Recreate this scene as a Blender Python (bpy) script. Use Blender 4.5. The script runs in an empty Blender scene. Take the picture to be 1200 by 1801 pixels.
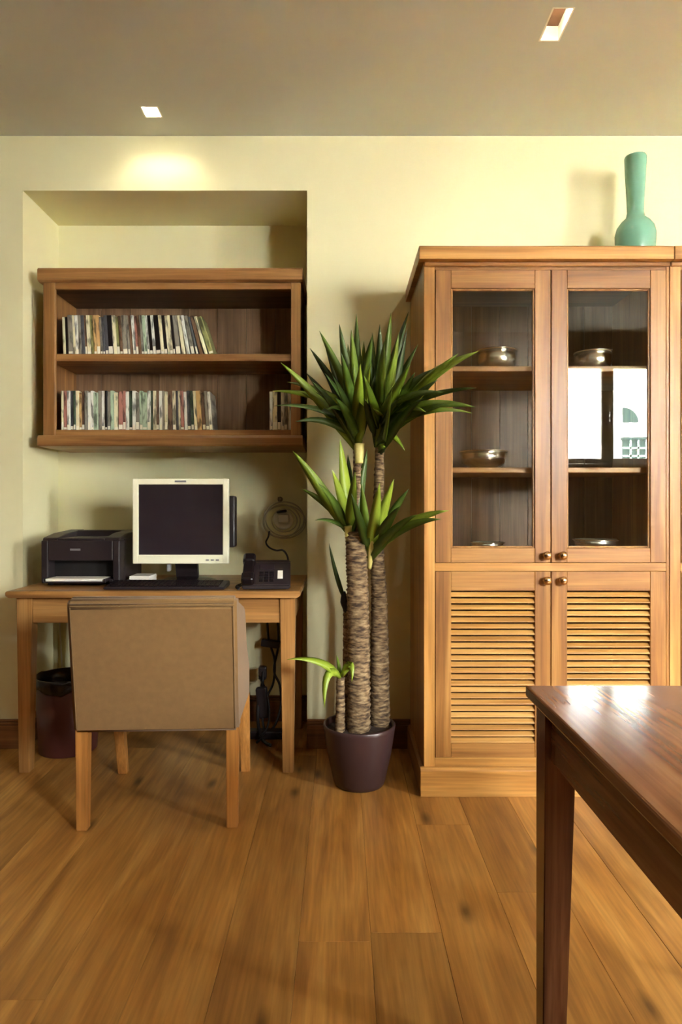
import bpy, bmesh, math, random
from mathutils import Vector, Matrix

SC = bpy.context.scene
COL = SC.collection
R = math.radians
random.seed(7)

# ------------------------------------------------------------------ camera
F, CX, HY, EYE = 1200.0, 600.0, 890.0, 1.10      # focal length in px, vanishing point, eye height
cam_d = bpy.data.cameras.new('camera')
cam_d.sensor_fit = 'VERTICAL'
cam_d.sensor_height = 36.0
cam_d.lens = 36.0 * F / 1801.0
cam_d.shift_y = -(900.5 - HY) / 1801.0
cam_d.clip_start = 0.02
cam = bpy.data.objects.new('camera', cam_d)
cam.location = (0, 0, EYE)
cam.rotation_euler = (R(90), 0, 0)
COL.objects.link(cam)
SC.camera = cam

# ------------------------------------------------------------------ sky, exposure
world = bpy.data.worlds.new('overcast_sky')
SC.world = world
world.use_nodes = True
bg = world.node_tree.nodes['Background']
bg.inputs['Color'].default_value = (0.98, 0.99, 1.0, 1)
bg.inputs['Strength'].default_value = 75.0
SC.view_settings.view_transform = 'Standard'
SC.view_settings.look = 'None'
SC.view_settings.gamma = 1.0
SC.view_settings.use_curve_mapping = False
SC.view_settings.exposure = 1.56
SC.cycles.max_bounces = 12
SC.cycles.diffuse_bounces = 6
SC.cycles.glossy_bounces = 6
SC.cycles.transparent_max_bounces = 16
SC.cycles.sample_clamp_indirect = 40.0
SC.cycles.caustics_reflective = False
SC.cycles.use_denoising = True
LAMP_W = [2.0, 2.4, 2.4, 4.0, 9.0, 9.0, 9.0, 9.0]            # watts: visible lamps kept low, added unseen lamps stronger to lift the floor
LAMP_COL = (1.0, 0.91, 0.74)

# ------------------------------------------------------------------ small helpers
def at(px, py, d):
    """point seen at pixel (px, py) of the photograph, d metres from the camera plane"""
    return Vector(((px - CX) / F * d, d, EYE + (HY - py) / F * d))

def lin(r, g, b):
    f = lambda c: ((c / 255 + 0.055) / 1.055) ** 2.4 if c > 10 else c / 255 / 12.92
    return (f(r), f(g), f(b), 1)

def setp(o, label=None, cat=None, group=None, kind=None):
    for k, v in (('label', label), ('category', cat), ('group', group), ('kind', kind)):
        if v:
            o[k] = v
    return o

def empty(name, loc=(0, 0, 0), rz=0.0, label=None, cat=None, group=None):
    o = bpy.data.objects.new(name, None)
    o.empty_display_size = 0.05
    o.location = loc
    o.rotation_euler = (0, 0, rz)
    COL.objects.link(o)
    return setp(o, label, cat, group)

class B:
    """collects shapes for ONE mesh object"""
    def __init__(self):
        self.bm = bmesh.new()

    def _merge(self, t, mi, smooth):
        for f in t.faces:
            f.material_index = mi
            f.smooth = smooth
        me = bpy.data.meshes.new('tmp')
        t.to_mesh(me)
        t.free()
        self.bm.from_mesh(me)
        bpy.data.meshes.remove(me)

    def box(self, x0, x1, y0, y1, z0, z1, bev=0.0, mi=0, seg=1, M=None, smooth=False):
        t = bmesh.new()
        bmesh.ops.create_cube(t, size=1)
        for v in t.verts:
            v.co = Vector(((x0 + x1) / 2 + v.co.x * (x1 - x0), (y0 + y1) / 2 + v.co.y * (y1 - y0), (z0 + z1) / 2 + v.co.z * (z1 - z0)))
        if bev > 0:
            bmesh.ops.bevel(t, geom=t.edges[:], offset=bev, segments=seg, affect='EDGES', profile=0.5)
        if M is not None:
            t.transform(M)
        self._merge(t, mi, smooth)
        return self

    def frustum(self, c0, s0, z0, c1, s1, z1, bev=0.0, mi=0):
        """tapered square post: centre and half size at z0 and at z1"""
        t = bmesh.new()
        v = []
        for (c, s, z) in ((c0, s0, z0), (c1, s1, z1)):
            for (dx, dy) in ((-1, -1), (1, -1), (1, 1), (-1, 1)):
                v.append(t.verts.new((c[0] + dx * s[0], c[1] + dy * s[1], z)))
        t.faces.new(v[3::-1]); t.faces.new(v[4:])
        for i in range(4):
            j = (i + 1) % 4
            t.faces.new((v[i], v[j], v[4 + j], v[4 + i]))
        if bev:
            bmesh.ops.bevel(t, geom=t.edges[:], offset=bev, segments=2, affect='EDGES')
        self._merge(t, mi, False)
        return self

    def prism(self, pts, axis, a, b, bev=0.0, mi=0, seg=1, smooth=False):
        """polygon (2D points) extruded along axis from a to b; axis x: pts=(y,z), y: (x,z), z: (x,y)"""
        t = bmesh.new()
        def P(p, w):
            return {'x': (w, p[0], p[1]), 'y': (p[0], w, p[1]), 'z': (p[0], p[1], w)}[axis]
        lo = [t.verts.new(P(p, a)) for p in pts]
        hi = [t.verts.new(P(p, b)) for p in pts]
        t.faces.new(lo[::-1]); t.faces.new(hi)
        n = len(pts)
        for i in range(n):
            j = (i + 1) % n
            t.faces.new((lo[i], lo[j], hi[j], hi[i]))
        bmesh.ops.recalc_face_normals(t, faces=t.faces[:])
        if bev:
            bmesh.ops.bevel(t, geom=t.edges[:], offset=bev, segments=seg, affect='EDGES')
        self._merge(t, mi, smooth)
        return self

    def lathe(self, prof, n=32, c=(0, 0, 0), mi=0, M=None, smooth=True):
        """profile of (radius, z); radius 0 closes the shape"""
        t = bmesh.new()
        rings = []
        for (r, z) in prof:
            if r < 1e-6:
                rings.append([t.verts.new((c[0], c[1], c[2] + z))])
            else:
                rings.append([t.verts.new((c[0] + r * math.cos(2 * math.pi * i / n), c[1] + r * math.sin(2 * math.pi * i / n), c[2] + z)) for i in range(n)])
        for a, b in zip(rings, rings[1:]):
            for i in range(n):
                j = (i + 1) % n
                if len(a) == 1 and len(b) == 1:
                    continue
                if len(a) == 1:
                    t.faces.new((a[0], b[j], b[i]))
                elif len(b) == 1:
                    t.faces.new((a[i], a[j], b[0]))
                else:
                    t.faces.new((a[i], a[j], b[j], b[i]))
        bmesh.ops.recalc_face_normals(t, faces=t.faces[:])
        if M is not None:
            t.transform(M)
        self._merge(t, mi, smooth)
        return self

    def tube(self, pts, r, n=8, mi=0, sub=6, radii=None, close=False):
        """smooth tube through the points"""
        P = [Vector(p) for p in pts]
        m = len(P)
        cur, rad = [], []
        rr = radii or [r] * m
        rng = range(m if close else m - 1)
        for i in rng:
            if close:
                p0, p1, p2, p3 = P[(i - 1) % m], P[i], P[(i + 1) % m], P[(i + 2) % m]
            else:
                p0, p1, p2, p3 = P[max(i - 1, 0)], P[i], P[i + 1], P[min(i + 2, m - 1)]
            for k in range(sub):
                u = k / sub
                cur.append(0.5 * ((2 * p1) + (-p0 + p2) * u + (2 * p0 - 5 * p1 + 4 * p2 - p3) * u * u + (-p0 + 3 * p1 - 3 * p2 + p3) * u ** 3))
                rad.append(rr[i] * (1 - u) + rr[(i + 1) % m] * u)
        if not close:
            cur.append(P[-1]); rad.append(rr[-1])
        t = bmesh.new()
        rings = []
        up = Vector((0.31, 0.2, 0.93)).normalized()
        N = len(cur)
        prev = None
        for i, p in enumerate(cur):
            if close:
                d = cur[(i + 1) % N] - cur[i - 1]
            else:
                d = cur[min(i + 1, N - 1)] - cur[max(i - 1, 0)]
            d.normalize()
            if prev is None:
                s = d.cross(up)
                if s.length < 1e-3:
                    s = d.cross(Vector((1, 0, 0)))
            else:
                s = prev - d * prev.dot(d)
            s.normalize()
            prev = s
            q = d.cross(s)
            rings.append([t.verts.new(p + (s * math.cos(2 * math.pi * k / n) + q * math.sin(2 * math.pi * k / n)) * rad[i]) for k in range(n)])
        pairs = list(zip(rings, rings[1:])) + ([(rings[-1], rings[0])] if close else [])
        for a, b in pairs:
            for k in range(n):
                j = (k + 1) % n
                t.faces.new((a[k], a[j], b[j], b[k]))
        if not close:
            t.faces.new(rings[0][::-1]); t.faces.new(rings[-1])
        bmesh.ops.recalc_face_normals(t, faces=t.faces[:])
        self._merge(t, mi, True)
        return self

    def build(self, name, mats, parent=None, loc=None):
        me = bpy.data.meshes.new(name)
        self.bm.to_mesh(me)
        self.bm.free()
        for m in (mats if isinstance(mats, (list, tuple)) else [mats]):
            me.materials.append(m)
        o = bpy.data.objects.new(name, me)
        COL.objects.link(o)
        if parent is not None:
            o.parent = parent
        if loc is not None:
            o.location = loc
        return o

def copy_tree(o, parent=None):
    c = o.copy()
    COL.objects.link(c)
    c.parent = parent
    for ch in list(o.children):
        copy_tree(ch, c)
    return c

# ------------------------------------------------------------------ materials
MAT = {}
def base_mat(name):
    m = bpy.data.materials.new(name)
    m.use_nodes = True
    MAT[name] = m
    nt = m.node_tree
    return m, nt, nt.nodes['Principled BSDF']

def plain(name, col, rough=0.5, metal=0.0, var=0.06, vscale=20.0, bump=0.0, bscale=200.0, coat=0.0, spec=0.5, sheen=0.0):
    m, nt, p = base_mat(name)
    N, L = nt.nodes, nt.links
    tc = N.new('ShaderNodeTexCoord')
    nz = N.new('ShaderNodeTexNoise'); nz.inputs['Scale'].default_value = vscale; nz.inputs['Detail'].default_value = 4
    L.new(tc.outputs['Object'], nz.inputs['Vector'])
    mx = N.new('ShaderNodeMix'); mx.data_type = 'RGBA'
    a = [max(0, c * (1 - var)) for c in col[:3]] + [1]
    b = [min(1, c * (1 + var)) for c in col[:3]] + [1]
    mx.inputs[6].default_value = a; mx.inputs[7].default_value = b
    L.new(nz.outputs['Fac'], mx.inputs[0])
    L.new(mx.outputs[2], p.inputs['Base Color'])
    p.inputs['Roughness'].default_value = rough
    p.inputs['Metallic'].default_value = metal
    p.inputs['Coat Weight'].default_value = coat
    p.inputs['Specular IOR Level'].default_value = spec
    if sheen:
        p.inputs['Sheen Weight'].default_value = sheen
    if bump:
        n2 = N.new('ShaderNodeTexNoise'); n2.inputs['Scale'].default_value = bscale; n2.inputs['Detail'].default_value = 3
        L.new(tc.outputs['Object'], n2.inputs['Vector'])
        bp = N.new('ShaderNodeBump'); bp.inputs['Strength'].default_value = bump; bp.inputs['Distance'].default_value = 0.002
        L.new(n2.outputs['Fac'], bp.inputs['Height']); L.new(bp.outputs['Normal'], p.inputs['Normal'])
    return m

def wood(name, dark, mid, light, axis, rough=0.4, coat=0.0, across=14.0, along=0.9, knots=False, tint=0.18, bump=0.15, spec=0.5):
    """stretched-noise wood grain running along one object axis; every object gets its own offset and tint"""
    m, nt, p = base_mat(name)
    N, L = nt.nodes, nt.links
    tc = N.new('ShaderNodeTexCoord'); oi = N.new('ShaderNodeObjectInfo')
    sc = N.new('ShaderNodeVectorMath'); sc.operation = 'SCALE'
    cmb = N.new('ShaderNodeCombineXYZ')
    for k in range(3):
        L.new(oi.outputs['Random'], cmb.inputs[k])
    L.new(cmb.outputs[0], sc.inputs[0]); sc.inputs['Scale'].default_value = 37.0
    ad = N.new('ShaderNodeVectorMath'); ad.operation = 'ADD'
    L.new(tc.outputs['Object'], ad.inputs[0]); L.new(sc.outputs[0], ad.inputs[1])
    def mapped(ac, al):
        mp = N.new('ShaderNodeMapping')
        s = [ac] * 3
        s['xyz'.index(axis)] = al
        mp.inputs['Scale'].default_value = s
        L.new(ad.outputs[0], mp.inputs['Vector'])
        return mp
    m1 = mapped(across, along)
    n1 = N.new('ShaderNodeTexNoise'); n1.inputs['Scale'].default_value = 1; n1.inputs['Detail'].default_value = 5; n1.inputs['Distortion'].default_value = 1.2
    L.new(m1.outputs[0], n1.inputs['Vector'])
    m2 = mapped(across * 9, along * 4)
    n2 = N.new('ShaderNodeTexNoise'); n2.inputs['Scale'].default_value = 1; n2.inputs['Detail'].default_value = 3
    L.new(m2.outputs[0], n2.inputs['Vector'])
    ramp = N.new('ShaderNodeValToRGB')
    e = ramp.color_ramp.elements
    e[0].position = 0.30; e[0].color = dark
    e[1].position = 0.72; e[1].color = light
    k = ramp.color_ramp.elements.new(0.5); k.color = mid
    L.new(n1.outputs['Fac'], ramp.inputs['Fac'])
    # fine pores
    r2 = N.new('ShaderNodeMapRange'); r2.inputs['From Min'].default_value = 0.3; r2.inputs['From Max'].default_value = 0.7
    r2.inputs['To Min'].default_value = 0.80; r2.inputs['To Max'].default_value = 1.14
    L.new(n2.outputs['Fac'], r2.inputs['Value'])
    r3 = N.new('ShaderNodeMapRange'); r3.inputs['To Min'].default_value = 1 - tint; r3.inputs['To Max'].default_value = 1 + tint
    L.new(oi.outputs['Random'], r3.inputs['Value'])
    mu = N.new('ShaderNodeMath'); mu.operation = 'MULTIPLY'
    L.new(r2.outputs[0], mu.inputs[0]); L.new(r3.outputs[0], mu.inputs[1])
    vm = N.new('ShaderNodeVectorMath'); vm.operation = 'SCALE'
    L.new(ramp.outputs['Color'], vm.inputs[0]); L.new(mu.outputs[0], vm.inputs['Scale'])
    out = vm.outputs[0]
    if knots:
        m3 = mapped(7.0, 2.6)
        vo = N.new('ShaderNodeTexVoronoi'); vo.voronoi_dimensions = '2D'; vo.inputs['Scale'].default_value = 1.0
        L.new(m3.outputs[0], vo.inputs['Vector'])
        r4 = N.new('ShaderNodeMapRange'); r4.inputs['From Min'].default_value = 0.03; r4.inputs['From Max'].default_value = 0.17
        r4.inputs['To Min'].default_value = 0.38; r4.inputs['To Max'].default_value = 1.0
        L.new(vo.outputs['Distance'], r4.inputs['Value'])
        # only some cells carry a knot
        sp = N.new('ShaderNodeSeparateColor'); L.new(vo.outputs['Color'], sp.inputs[0])
        gt = N.new('ShaderNodeMath'); gt.operation = 'LESS_THAN'; gt.inputs[1].default_value = 0.80
        L.new(sp.outputs[0], gt.inputs[0])
        mxx = N.new('ShaderNodeMath'); mxx.operation = 'MAXIMUM'
        L.new(r4.outputs[0], mxx.inputs[0]); L.new(gt.outputs[0], mxx.inputs[1])
        v2 = N.new('ShaderNodeVectorMath'); v2.operation = 'SCALE'
        L.new(out, v2.inputs[0]); L.new(mxx.outputs[0], v2.inputs['Scale'])
        out = v2.outputs[0]
    L.new(out, p.inputs['Base Color'])
    p.inputs['Roughness'].default_value = rough
    p.inputs['Coat Weight'].default_value = coat
    p.inputs['Coat Roughness'].default_value = 0.12
    p.inputs['Specular IOR Level'].default_value = spec
    bp = N.new('ShaderNodeBump'); bp.inputs['Strength'].default_value = bump; bp.inputs['Distance'].default_value = 0.001
    L.new(n2.outputs['Fac'], bp.inputs['Height']); L.new(bp.outputs['Normal'], p.inputs['Normal'])
    return m

def thin_glass(name, tint=(1, 1, 1, 1)):
    """clear pane: Fresnel reflection over straight transmission, the same on both faces"""
    m, nt, p = base_mat(name)
    N, L = nt.nodes, nt.links
    N.remove(p)
    ge = N.new('ShaderNodeNewGeometry')
    mr = N.new('ShaderNodeMapRange'); mr.inputs['To Min'].default_value = 1.52; mr.inputs['To Max'].default_value = 1 / 1.52
    L.new(ge.outputs['Backfacing'], mr.inputs['Value'])
    fr = N.new('ShaderNodeFresnel'); L.new(mr.outputs[0], fr.inputs['IOR'])
    tr = N.new('ShaderNodeBsdfTransparent'); tr.inputs['Color'].default_value = tint
    gl = N.new('ShaderNodeBsdfGlossy'); gl.inputs['Roughness'].default_value = 0.0
    mx = N.new('ShaderNodeMixShader')
    L.new(fr.outputs[0], mx.inputs[0]); L.new(tr.outputs[0], mx.inputs[1]); L.new(gl.outputs[0], mx.inputs[2])
    L.new(mx.outputs[0], N['Material Output'].inputs['Surface'])
    return m

def emitter(name, col, strength):
    m, nt, p = base_mat(name)
    p.inputs['Base Color'].default_value = col
    p.inputs['Emission Color'].default_value = col
    p.inputs['Emission Strength'].default_value = strength
    return m

WALL = plain('wall_paint', lin(228, 223, 182), 0.85, var=0.02, vscale=1.5, bump=0.08, bscale=300)
DARKWALL = plain('unseen_wall_darkened', lin(132, 118, 102), 0.85, var=0.02, vscale=1.5)  # dark tone put on unseen walls to cut bounced fill light
CEIL = plain('ceiling_paint', lin(200, 201, 192), 0.9, var=0.02, vscale=1.2, bump=0.05, bscale=300)
def wood3(nm, *a, **k):
    return {ax: wood(f'{nm}_{ax}', *a, axis=ax, **k) for ax in 'xyz'}
OAK = wood3('golden_oak', lin(124, 80, 36), lin(154, 106, 52), lin(178, 132, 72), rough=0.38, tint=0.07)
LOAK = wood3('light_oak', lin(150, 102, 46), lin(180, 130, 66), lin(200, 154, 88), rough=0.38, tint=0.05)
SLAT = wood('slat_oak', lin(156, 108, 52), lin(184, 136, 72), lin(202, 158, 92), 'x', rough=0.38, tint=0.02)
SHB = wood('bookcase_back_oak', lin(108, 80, 56), lin(136, 104, 76), lin(160, 128, 98), 'z', rough=0.42, tint=0.12)
SHF = wood3('brown_oak', lin(114, 76, 40), lin(148, 104, 58), lin(174, 130, 78), rough=0.4, tint=0.06)
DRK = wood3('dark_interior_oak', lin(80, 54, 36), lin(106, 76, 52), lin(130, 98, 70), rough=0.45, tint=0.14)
WAL = wood3('walnut', lin(80, 48, 30), lin(112, 72, 46), lin(134, 92, 60), rough=0.15, tint=0.04, across=13.0, coat=0.0, spec=0.3, bump=0.0)
DSK = wood3('desk_oak', lin(128, 88, 46), lin(162, 116, 64), lin(186, 142, 86), rough=0.36, tint=0.05)
FLO = wood('floor_oak', lin(140, 96, 46), lin(166, 118, 56), lin(186, 140, 74), 'y', rough=0.4, across=12.0, along=1.3, knots=True, tint=0.2, bump=0.12)
BASEB = wood('baseboard_oak', lin(88, 54, 28), lin(118, 76, 40), lin(138, 94, 54), 'x', rough=0.4)
BASEBY = wood('baseboard_oak_side', lin(88, 54, 28), lin(118, 76, 40), lin(138, 94, 54), 'y', rough=0.4)
CHLEG = wood('chair_leg_beech', lin(150, 98, 46), lin(180, 124, 62), lin(198, 144, 80), 'z', rough=0.4, tint=0.04)
GLASS = thin_glass('pane_glass', (0.97, 0.98, 0.96, 1))
FABRIC = plain('taupe_fabric', lin(130, 100, 62), 0.95, var=0.14, vscale=45, bump=0.5, bscale=900, spec=0.15, sheen=0.2)
PIPING = plain('taupe_piping', lin(112, 88, 58), 0.9, var=0.08, vscale=60, spec=0.2)
BLACKP = plain('black_plastic', lin(38, 30, 33), 0.42, var=0.1)
BLACKG = plain('black_gloss_plastic', lin(26, 20, 23), 0.22, var=0.05)
BLACKM = plain('dark_slot', lin(14, 10, 11), 0.7)
GREYP = plain('grey_plastic', lin(120, 118, 118), 0.4)
SILVER = plain('polished_silver', lin(235, 232, 224), 0.27, metal=1.0, var=0.04)
BRASS = plain('antique_nickel_knob', lin(196, 160, 116), 0.22, metal=1.0)
BRONZE = plain('bronze_lamp_ring', lin(110, 76, 54), 0.4, metal=0.7)
WHITEM = plain('white_enamel', lin(240, 236, 224), 0.6, var=0.01)
MONF = plain('monitor_ivory_plastic', lin(238, 236, 208), 0.4, var=0.02)
SCREEN = plain('dark_screen', lin(40, 32, 38), 0.3, var=0.05)
PAPER = plain('white_paper', lin(232, 228, 220), 0.8, var=0.03)
POTM = plain('aubergine_pot', lin(62, 44, 44), 0.3, var=0.05)
SOIL = plain('dark_soil', lin(48, 34, 24), 0.95, var=0.4, vscale=60, bump=1.0, bscale=90)
TEAL = plain('celadon_glaze', lin(112, 164, 142), 0.18, var=0.12, vscale=12, coat=0.4)
BIN = plain('maroon_bin', lin(84, 42, 38), 0.45, var=0.06)
BAG = plain('black_bin_bag', lin(22, 16, 18), 0.3, var=0.1, bump=0.6, bscale=60)
CABLEB = plain('black_cable', lin(20, 15, 16), 0.5)
CABLEG = plain('translucent_grey_cable', lin(176, 168, 142), 0.4)
CABLEW = plain('white_cable', lin(200, 194, 178), 0.5)
STONE = plain('pale_stone', lin(235, 232, 225), 0.9, var=0.03, vscale=0.6)
WINFR = plain('window_frame_paint', lin(176, 168, 146), 0.5, var=0.04)
OUTGL = plain('far_window_glass', lin(46, 58, 54), 0.7, spec=0.1)
OUTFR = plain('far_window_frame', lin(128, 150, 138), 0.7, spec=0.1)
ASPH = plain('street_asphalt', lin(120, 118, 114), 0.9)
RUBBER = plain('hook_metal', lin(120, 112, 90), 0.4, metal=0.6)

# leaf: lighter along one edge of age, object random varies the green
def leaf_mat():
    m, nt, p = base_mat('yucca_leaf')
    N, L = nt.nodes, nt.links
    oi = N.new('ShaderNodeObjectInfo')
    ramp = N.new('ShaderNodeValToRGB')
    e = ramp.color_ramp.elements
    e[0].color = lin(40, 58, 14); e[0].position = 0
    e[1].color = lin(118, 140, 36); e[1].position = 1
    k = e.new(0.55); k.color = lin(70, 94, 20)
    L.new(oi.outputs['Random'], ramp.inputs['Fac'])
    tc = N.new('ShaderNodeTexCoord')
    nz = N.new('ShaderNodeTexNoise'); nz.inputs['Scale'].default_value = 14
    L.new(tc.outputs['Object'], nz.inputs['Vector'])
    mr = N.new('ShaderNodeMapRange'); mr.inputs['To Min'].default_value = 0.7; mr.inputs['To Max'].default_value = 1.3
    L.new(nz.outputs['Fac'], mr.inputs['Value'])
    vm = N.new('ShaderNodeVectorMath'); vm.operation = 'SCALE'
    L.new(ramp.outputs['Color'], vm.inputs[0]); L.new(mr.outputs[0], vm.inputs['Scale'])
    L.new(vm.outputs[0], p.inputs['Base Color'])
    p.inputs['Roughness'].default_value = 0.48
    return m
LEAF = leaf_mat()
LEAFY = plain('young_yucca_leaf', lin(138, 160, 50), 0.4, var=0.2, vscale=14)
SHEATH = plain('pale_leaf_sheath', lin(196, 186, 110), 0.5, var=0.15)

def cane_mat():
    m, nt, p = base_mat('yucca_bark')
    N, L = nt.nodes, nt.links
    tc = N.new('ShaderNodeTexCoord')
    mp = N.new('ShaderNodeMapping'); mp.inputs['Scale'].default_value = (30, 30, 110)
    L.new(tc.outputs['Object'], mp.inputs['Vector'])
    nz = N.new('ShaderNodeTexNoise'); nz.inputs['Scale'].default_value = 1; nz.inputs['Detail'].default_value = 5
    L.new(mp.outputs[0], nz.inputs['Vector'])
    ramp = N.new('ShaderNodeValToRGB')
    e = ramp.color_ramp.elements
    e[0].color = lin(56, 40, 26); e[0].position = 0.35
    e[1].color = lin(164, 142, 106); e[1].position = 0.74
    k = e.new(0.5); k.color = lin(112, 90, 62)
    L.new(nz.outputs['Fac'], ramp.inputs['Fac']); L.new(ramp.outputs['Color'], p.inputs['Base Color'])
    bp = N.new('ShaderNodeBump'); bp.inputs['Strength'].default_value = 0.8; bp.inputs['Distance'].default_value = 0.006
    L.new(nz.outputs['Fac'], bp.inputs['Height']); L.new(bp.outputs['Normal'], p.inputs['Normal'])
    p.inputs['Roughness'].default_value = 0.85
    return m
BARK = cane_mat()

# ------------------------------------------------------------------ the room
XL, XR, YB, YW, YN = -2.5, 6.5, -1.4, 3.11, 3.50      # left, right, window wall, cabinet wall, niche back
H = EYE + 1.687
NX0, NX1, NZ = -1.451, -0.155, EYE + 555 / 386.0        # niche
def struct(b, name, mats, parent=None):
    o = b.build(name, mats, parent)
    if parent is None:
        o['kind'] = 'structure'
    return o

# floor: sub-floor with single planks
fl = struct(B().box(XL - 0.1, XR + 0.1, YB - 0.1, YN + 0.1, -0.10, -0.016), 'floor', FLO)
PW, PL = 0.184, 2.0
plank_mesh = {}
n_col = int((XR - XL) / PW) + 1
for i in range(n_col):
    x = XL + i * PW
    off = random.uniform(0.15, PL - 0.15)
    cuts = [YB] + [YB - PL + off + k * PL for k in range(1, 5) if YB + 0.15 < YB - PL + off + k * PL < YN - 0.15] + [YN]
    w = min(PW, XR - x)
    if w < 0.02:
        continue
    for y0, y1 in zip(cuts, cuts[1:]):
        key = (round(w, 3), round(y1 - y0, 3))
        if key not in plank_mesh:
            o = B().box(0.0003, w - 0.0003, 0.0003, y1 - y0 - 0.0003, -0.016, 0.0, bev=0.0006).build('plank', FLO, fl)
            plank_mesh[key] = o.data
        else:
            o = bpy.data.objects.new('plank', plank_mesh[key]); COL.objects.link(o); o.parent = fl
        o.location = (x, y0, random.uniform(-0.0004, 0.0))

# walls
T = 0.15
wb = B()
wb.box(XL - T, NX0, YW, YN, 0, H)
wb.box(NX1, XR + T, YW, YN, 0, H)
wb.box(NX0, NX1, YW, YN, NZ, H)
struct(wb, 'wall_back', WALL)
struct(B().box(XL - T, XR + T, YN, YN + T, 0, H), 'wall_niche', WALL)
struct(B().box(XL - T, XL, YB - T, YW, 0, H), 'wall_left', DARKWALL)  # unseen, darkened so the left sides of things stay in shade
struct(B().box(XR, XR + T, YB - T, YW, 0, H), 'wall_right', DARKWALL)
WINS = [(2.12, 3.08, 1.51, 2.50), (4.85, 6.05, 0.92, 2.44)]
wf = B()
xs = [XL] + [v for w in WINS for v in w[:2]] + [XR]
for a, b in zip(xs[0::2], xs[1::2]):
    wf.box(a, b, YB - T, YB, 0, H)
for (x0, x1, z0, z1) in WINS:
    wf.box(x0, x1, YB - T, YB, 0, z0)
    wf.box(x0, x1, YB - T, YB, z1, H)
struct(wf, 'wall_window', DARKWALL)

# baseboards
def baseboard(name, x0, x1, y0, y1, mat):
    b = B().box(x0, x1, y0, y1, 0, 0.105, 0.002)
    if x1 - x0 > y1 - y0:
        b.box(x0, x1, y0 + 0.006, y1, 0.105, 0.118, 0.002).box(x0, x1, y0 + 0.010, y1, 0.118, 0.130, 0.003)
    else:
        b.box(x0 if x0 < -1 else x0 + 0.006, x1 - (0.006 if x0 < -1 else 0), y0, y1, 0.105, 0.13, 0.002)
    return struct(b, name, mat)
baseboard('baseboard_back_1', XL, NX0, YW - 0.018, YW, BASEB)
baseboard('baseboard_back_2', NX1, XR, YW - 0.018, YW, BASEB)
baseboard('baseboard_niche', NX0, NX1, YN - 0.018, YN, BASEB)
baseboard('baseboard_niche_side', NX0, NX0 + 0.018, YW, YN - 0.018, BASEBY)

# ceiling with square recesses for the lamps: (x0, x1, y0, y1)
LAMPS = [(-0.850, -0.773, 2.880, 2.964), (0.717, 0.793, 2.308, 2.478),
         (2.30, 2.38, 2.70, 2.79), (4.10, 4.18, 2.30, 2.47),  # unseen lamps from here on, added for room light
         (-0.85, -0.77, 0.40, 0.48), (0.717, 0.797, 0.30, 0.38), (2.30, 2.38, 0.40, 0.48), (4.10, 4.18, 0.40, 0.48)]  # added out of view, brightening the floor
CT = 0.10
cx = sorted({XL - T, XR + T} | {v for l in LAMPS for v in l[:2]})
cy = sorted({YB - T, YN + T} | {v for l in LAMPS for v in l[2:]})
cb = bmesh.new()
V = {}
def cv(x, y, z):
    k = (round(x, 5), round(y, 5), z)
    if k not in V:
        V[k] = cb.verts.new((x, y, z))
    return V[k]
for x0, x1 in zip(cx, cx[1:]):
    for y0, y1 in zip(cy, cy[1:]):
        mx_, my_ = (x0 + x1) / 2, (y0 + y1) / 2
        if any(l[0] < mx_ < l[1] and l[2] < my_ < l[3] for l in LAMPS):
            continue
        cb.faces.new((cv(x0, y0, H), cv(x0, y1, H), cv(x1, y1, H), cv(x1, y0, H)))
me = bpy.data.meshes.new('ceiling'); cb.to_mesh(me); cb.free(); me.materials.append(CEIL)
ce = bpy.data.objects.new('ceiling', me); COL.objects.link(ce); ce['kind'] = 'structure'
struct(B().box(XL - T, XR + T, YB - T, YN + T, H + CT, H + CT + 0.05), 'ceiling_slab', CEIL)

LAMP_LABELS = ['square recessed ceiling lamp above the wall niche', 'oblong recessed ceiling lamp in front of the tall cabinet',
               'added unseen recessed ceiling lamp above the cabinet further along the wall', 'added unseen oblong recessed ceiling lamp in the far part of the room',
               'added unseen square recessed ceiling lamp behind the desk chair', 'added unseen square recessed ceiling lamp beside the walnut table',
               'added unseen square recessed ceiling lamp facing the first window', 'added unseen square recessed ceiling lamp facing the second window']
BULB = emitter('lamp_bulb', (1.0, 0.86, 0.62, 1), 14.0)
for (x0, x1, y0, y1), lab, watt in zip(LAMPS, LAMP_LABELS, LAMP_W):
    c = ((x0 + x1) / 2, (y0 + y1) / 2)
    root = empty('ceiling_lamp', (c[0], c[1], H), 0, lab, 'ceiling lamp', 'recessed ceiling lamps')
    hx, hy = (x1 - x0) / 2, (y1 - y0) / 2
    w = 0.006
    hb = B()
    hh = 0.052
    hb.box(-hx, -hx + w, -hy, hy, 0, hh).box(hx - w, hx, -hy, hy, 0, hh)
    hb.box(-hx + w, hx - w, -hy, -hy + w, 0, hh).box(-hx + w, hx - w, hy - w, hy, 0, hh)
    hb.build('housing', WHITEM, root)
    B().box(-hx, hx, -hy, hy, hh, hh + 0.006).build('back_plate', BRONZE, root)
    by = -hy + 0.034
    B().lathe([(0.024, hh), (0.026, hh - 0.012), (0.022, hh - 0.016), (0.018, hh - 0.014), (0.018, hh)], 24, (0, by, 0)).build('lamp_ring', BRONZE, root)
    B().lathe([(0.0, hh - 0.008), (0.017, hh - 0.008), (0.017, hh - 0.001), (0, hh - 0.001)], 20, (0, by, 0)).build('bulb', BULB, root)
    ld = bpy.data.lights.new('lamp_light', 'SPOT')
    ld.energy = watt; ld.color = LAMP_COL; ld.shadow_soft_size = 0.012
    ld.spot_size = R(165); ld.spot_blend = 0.6
    lo = bpy.data.objects.new('lamp_light', ld); COL.objects.link(lo); lo.parent = root; lo.location = (0, by, hh - 0.022)

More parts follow.
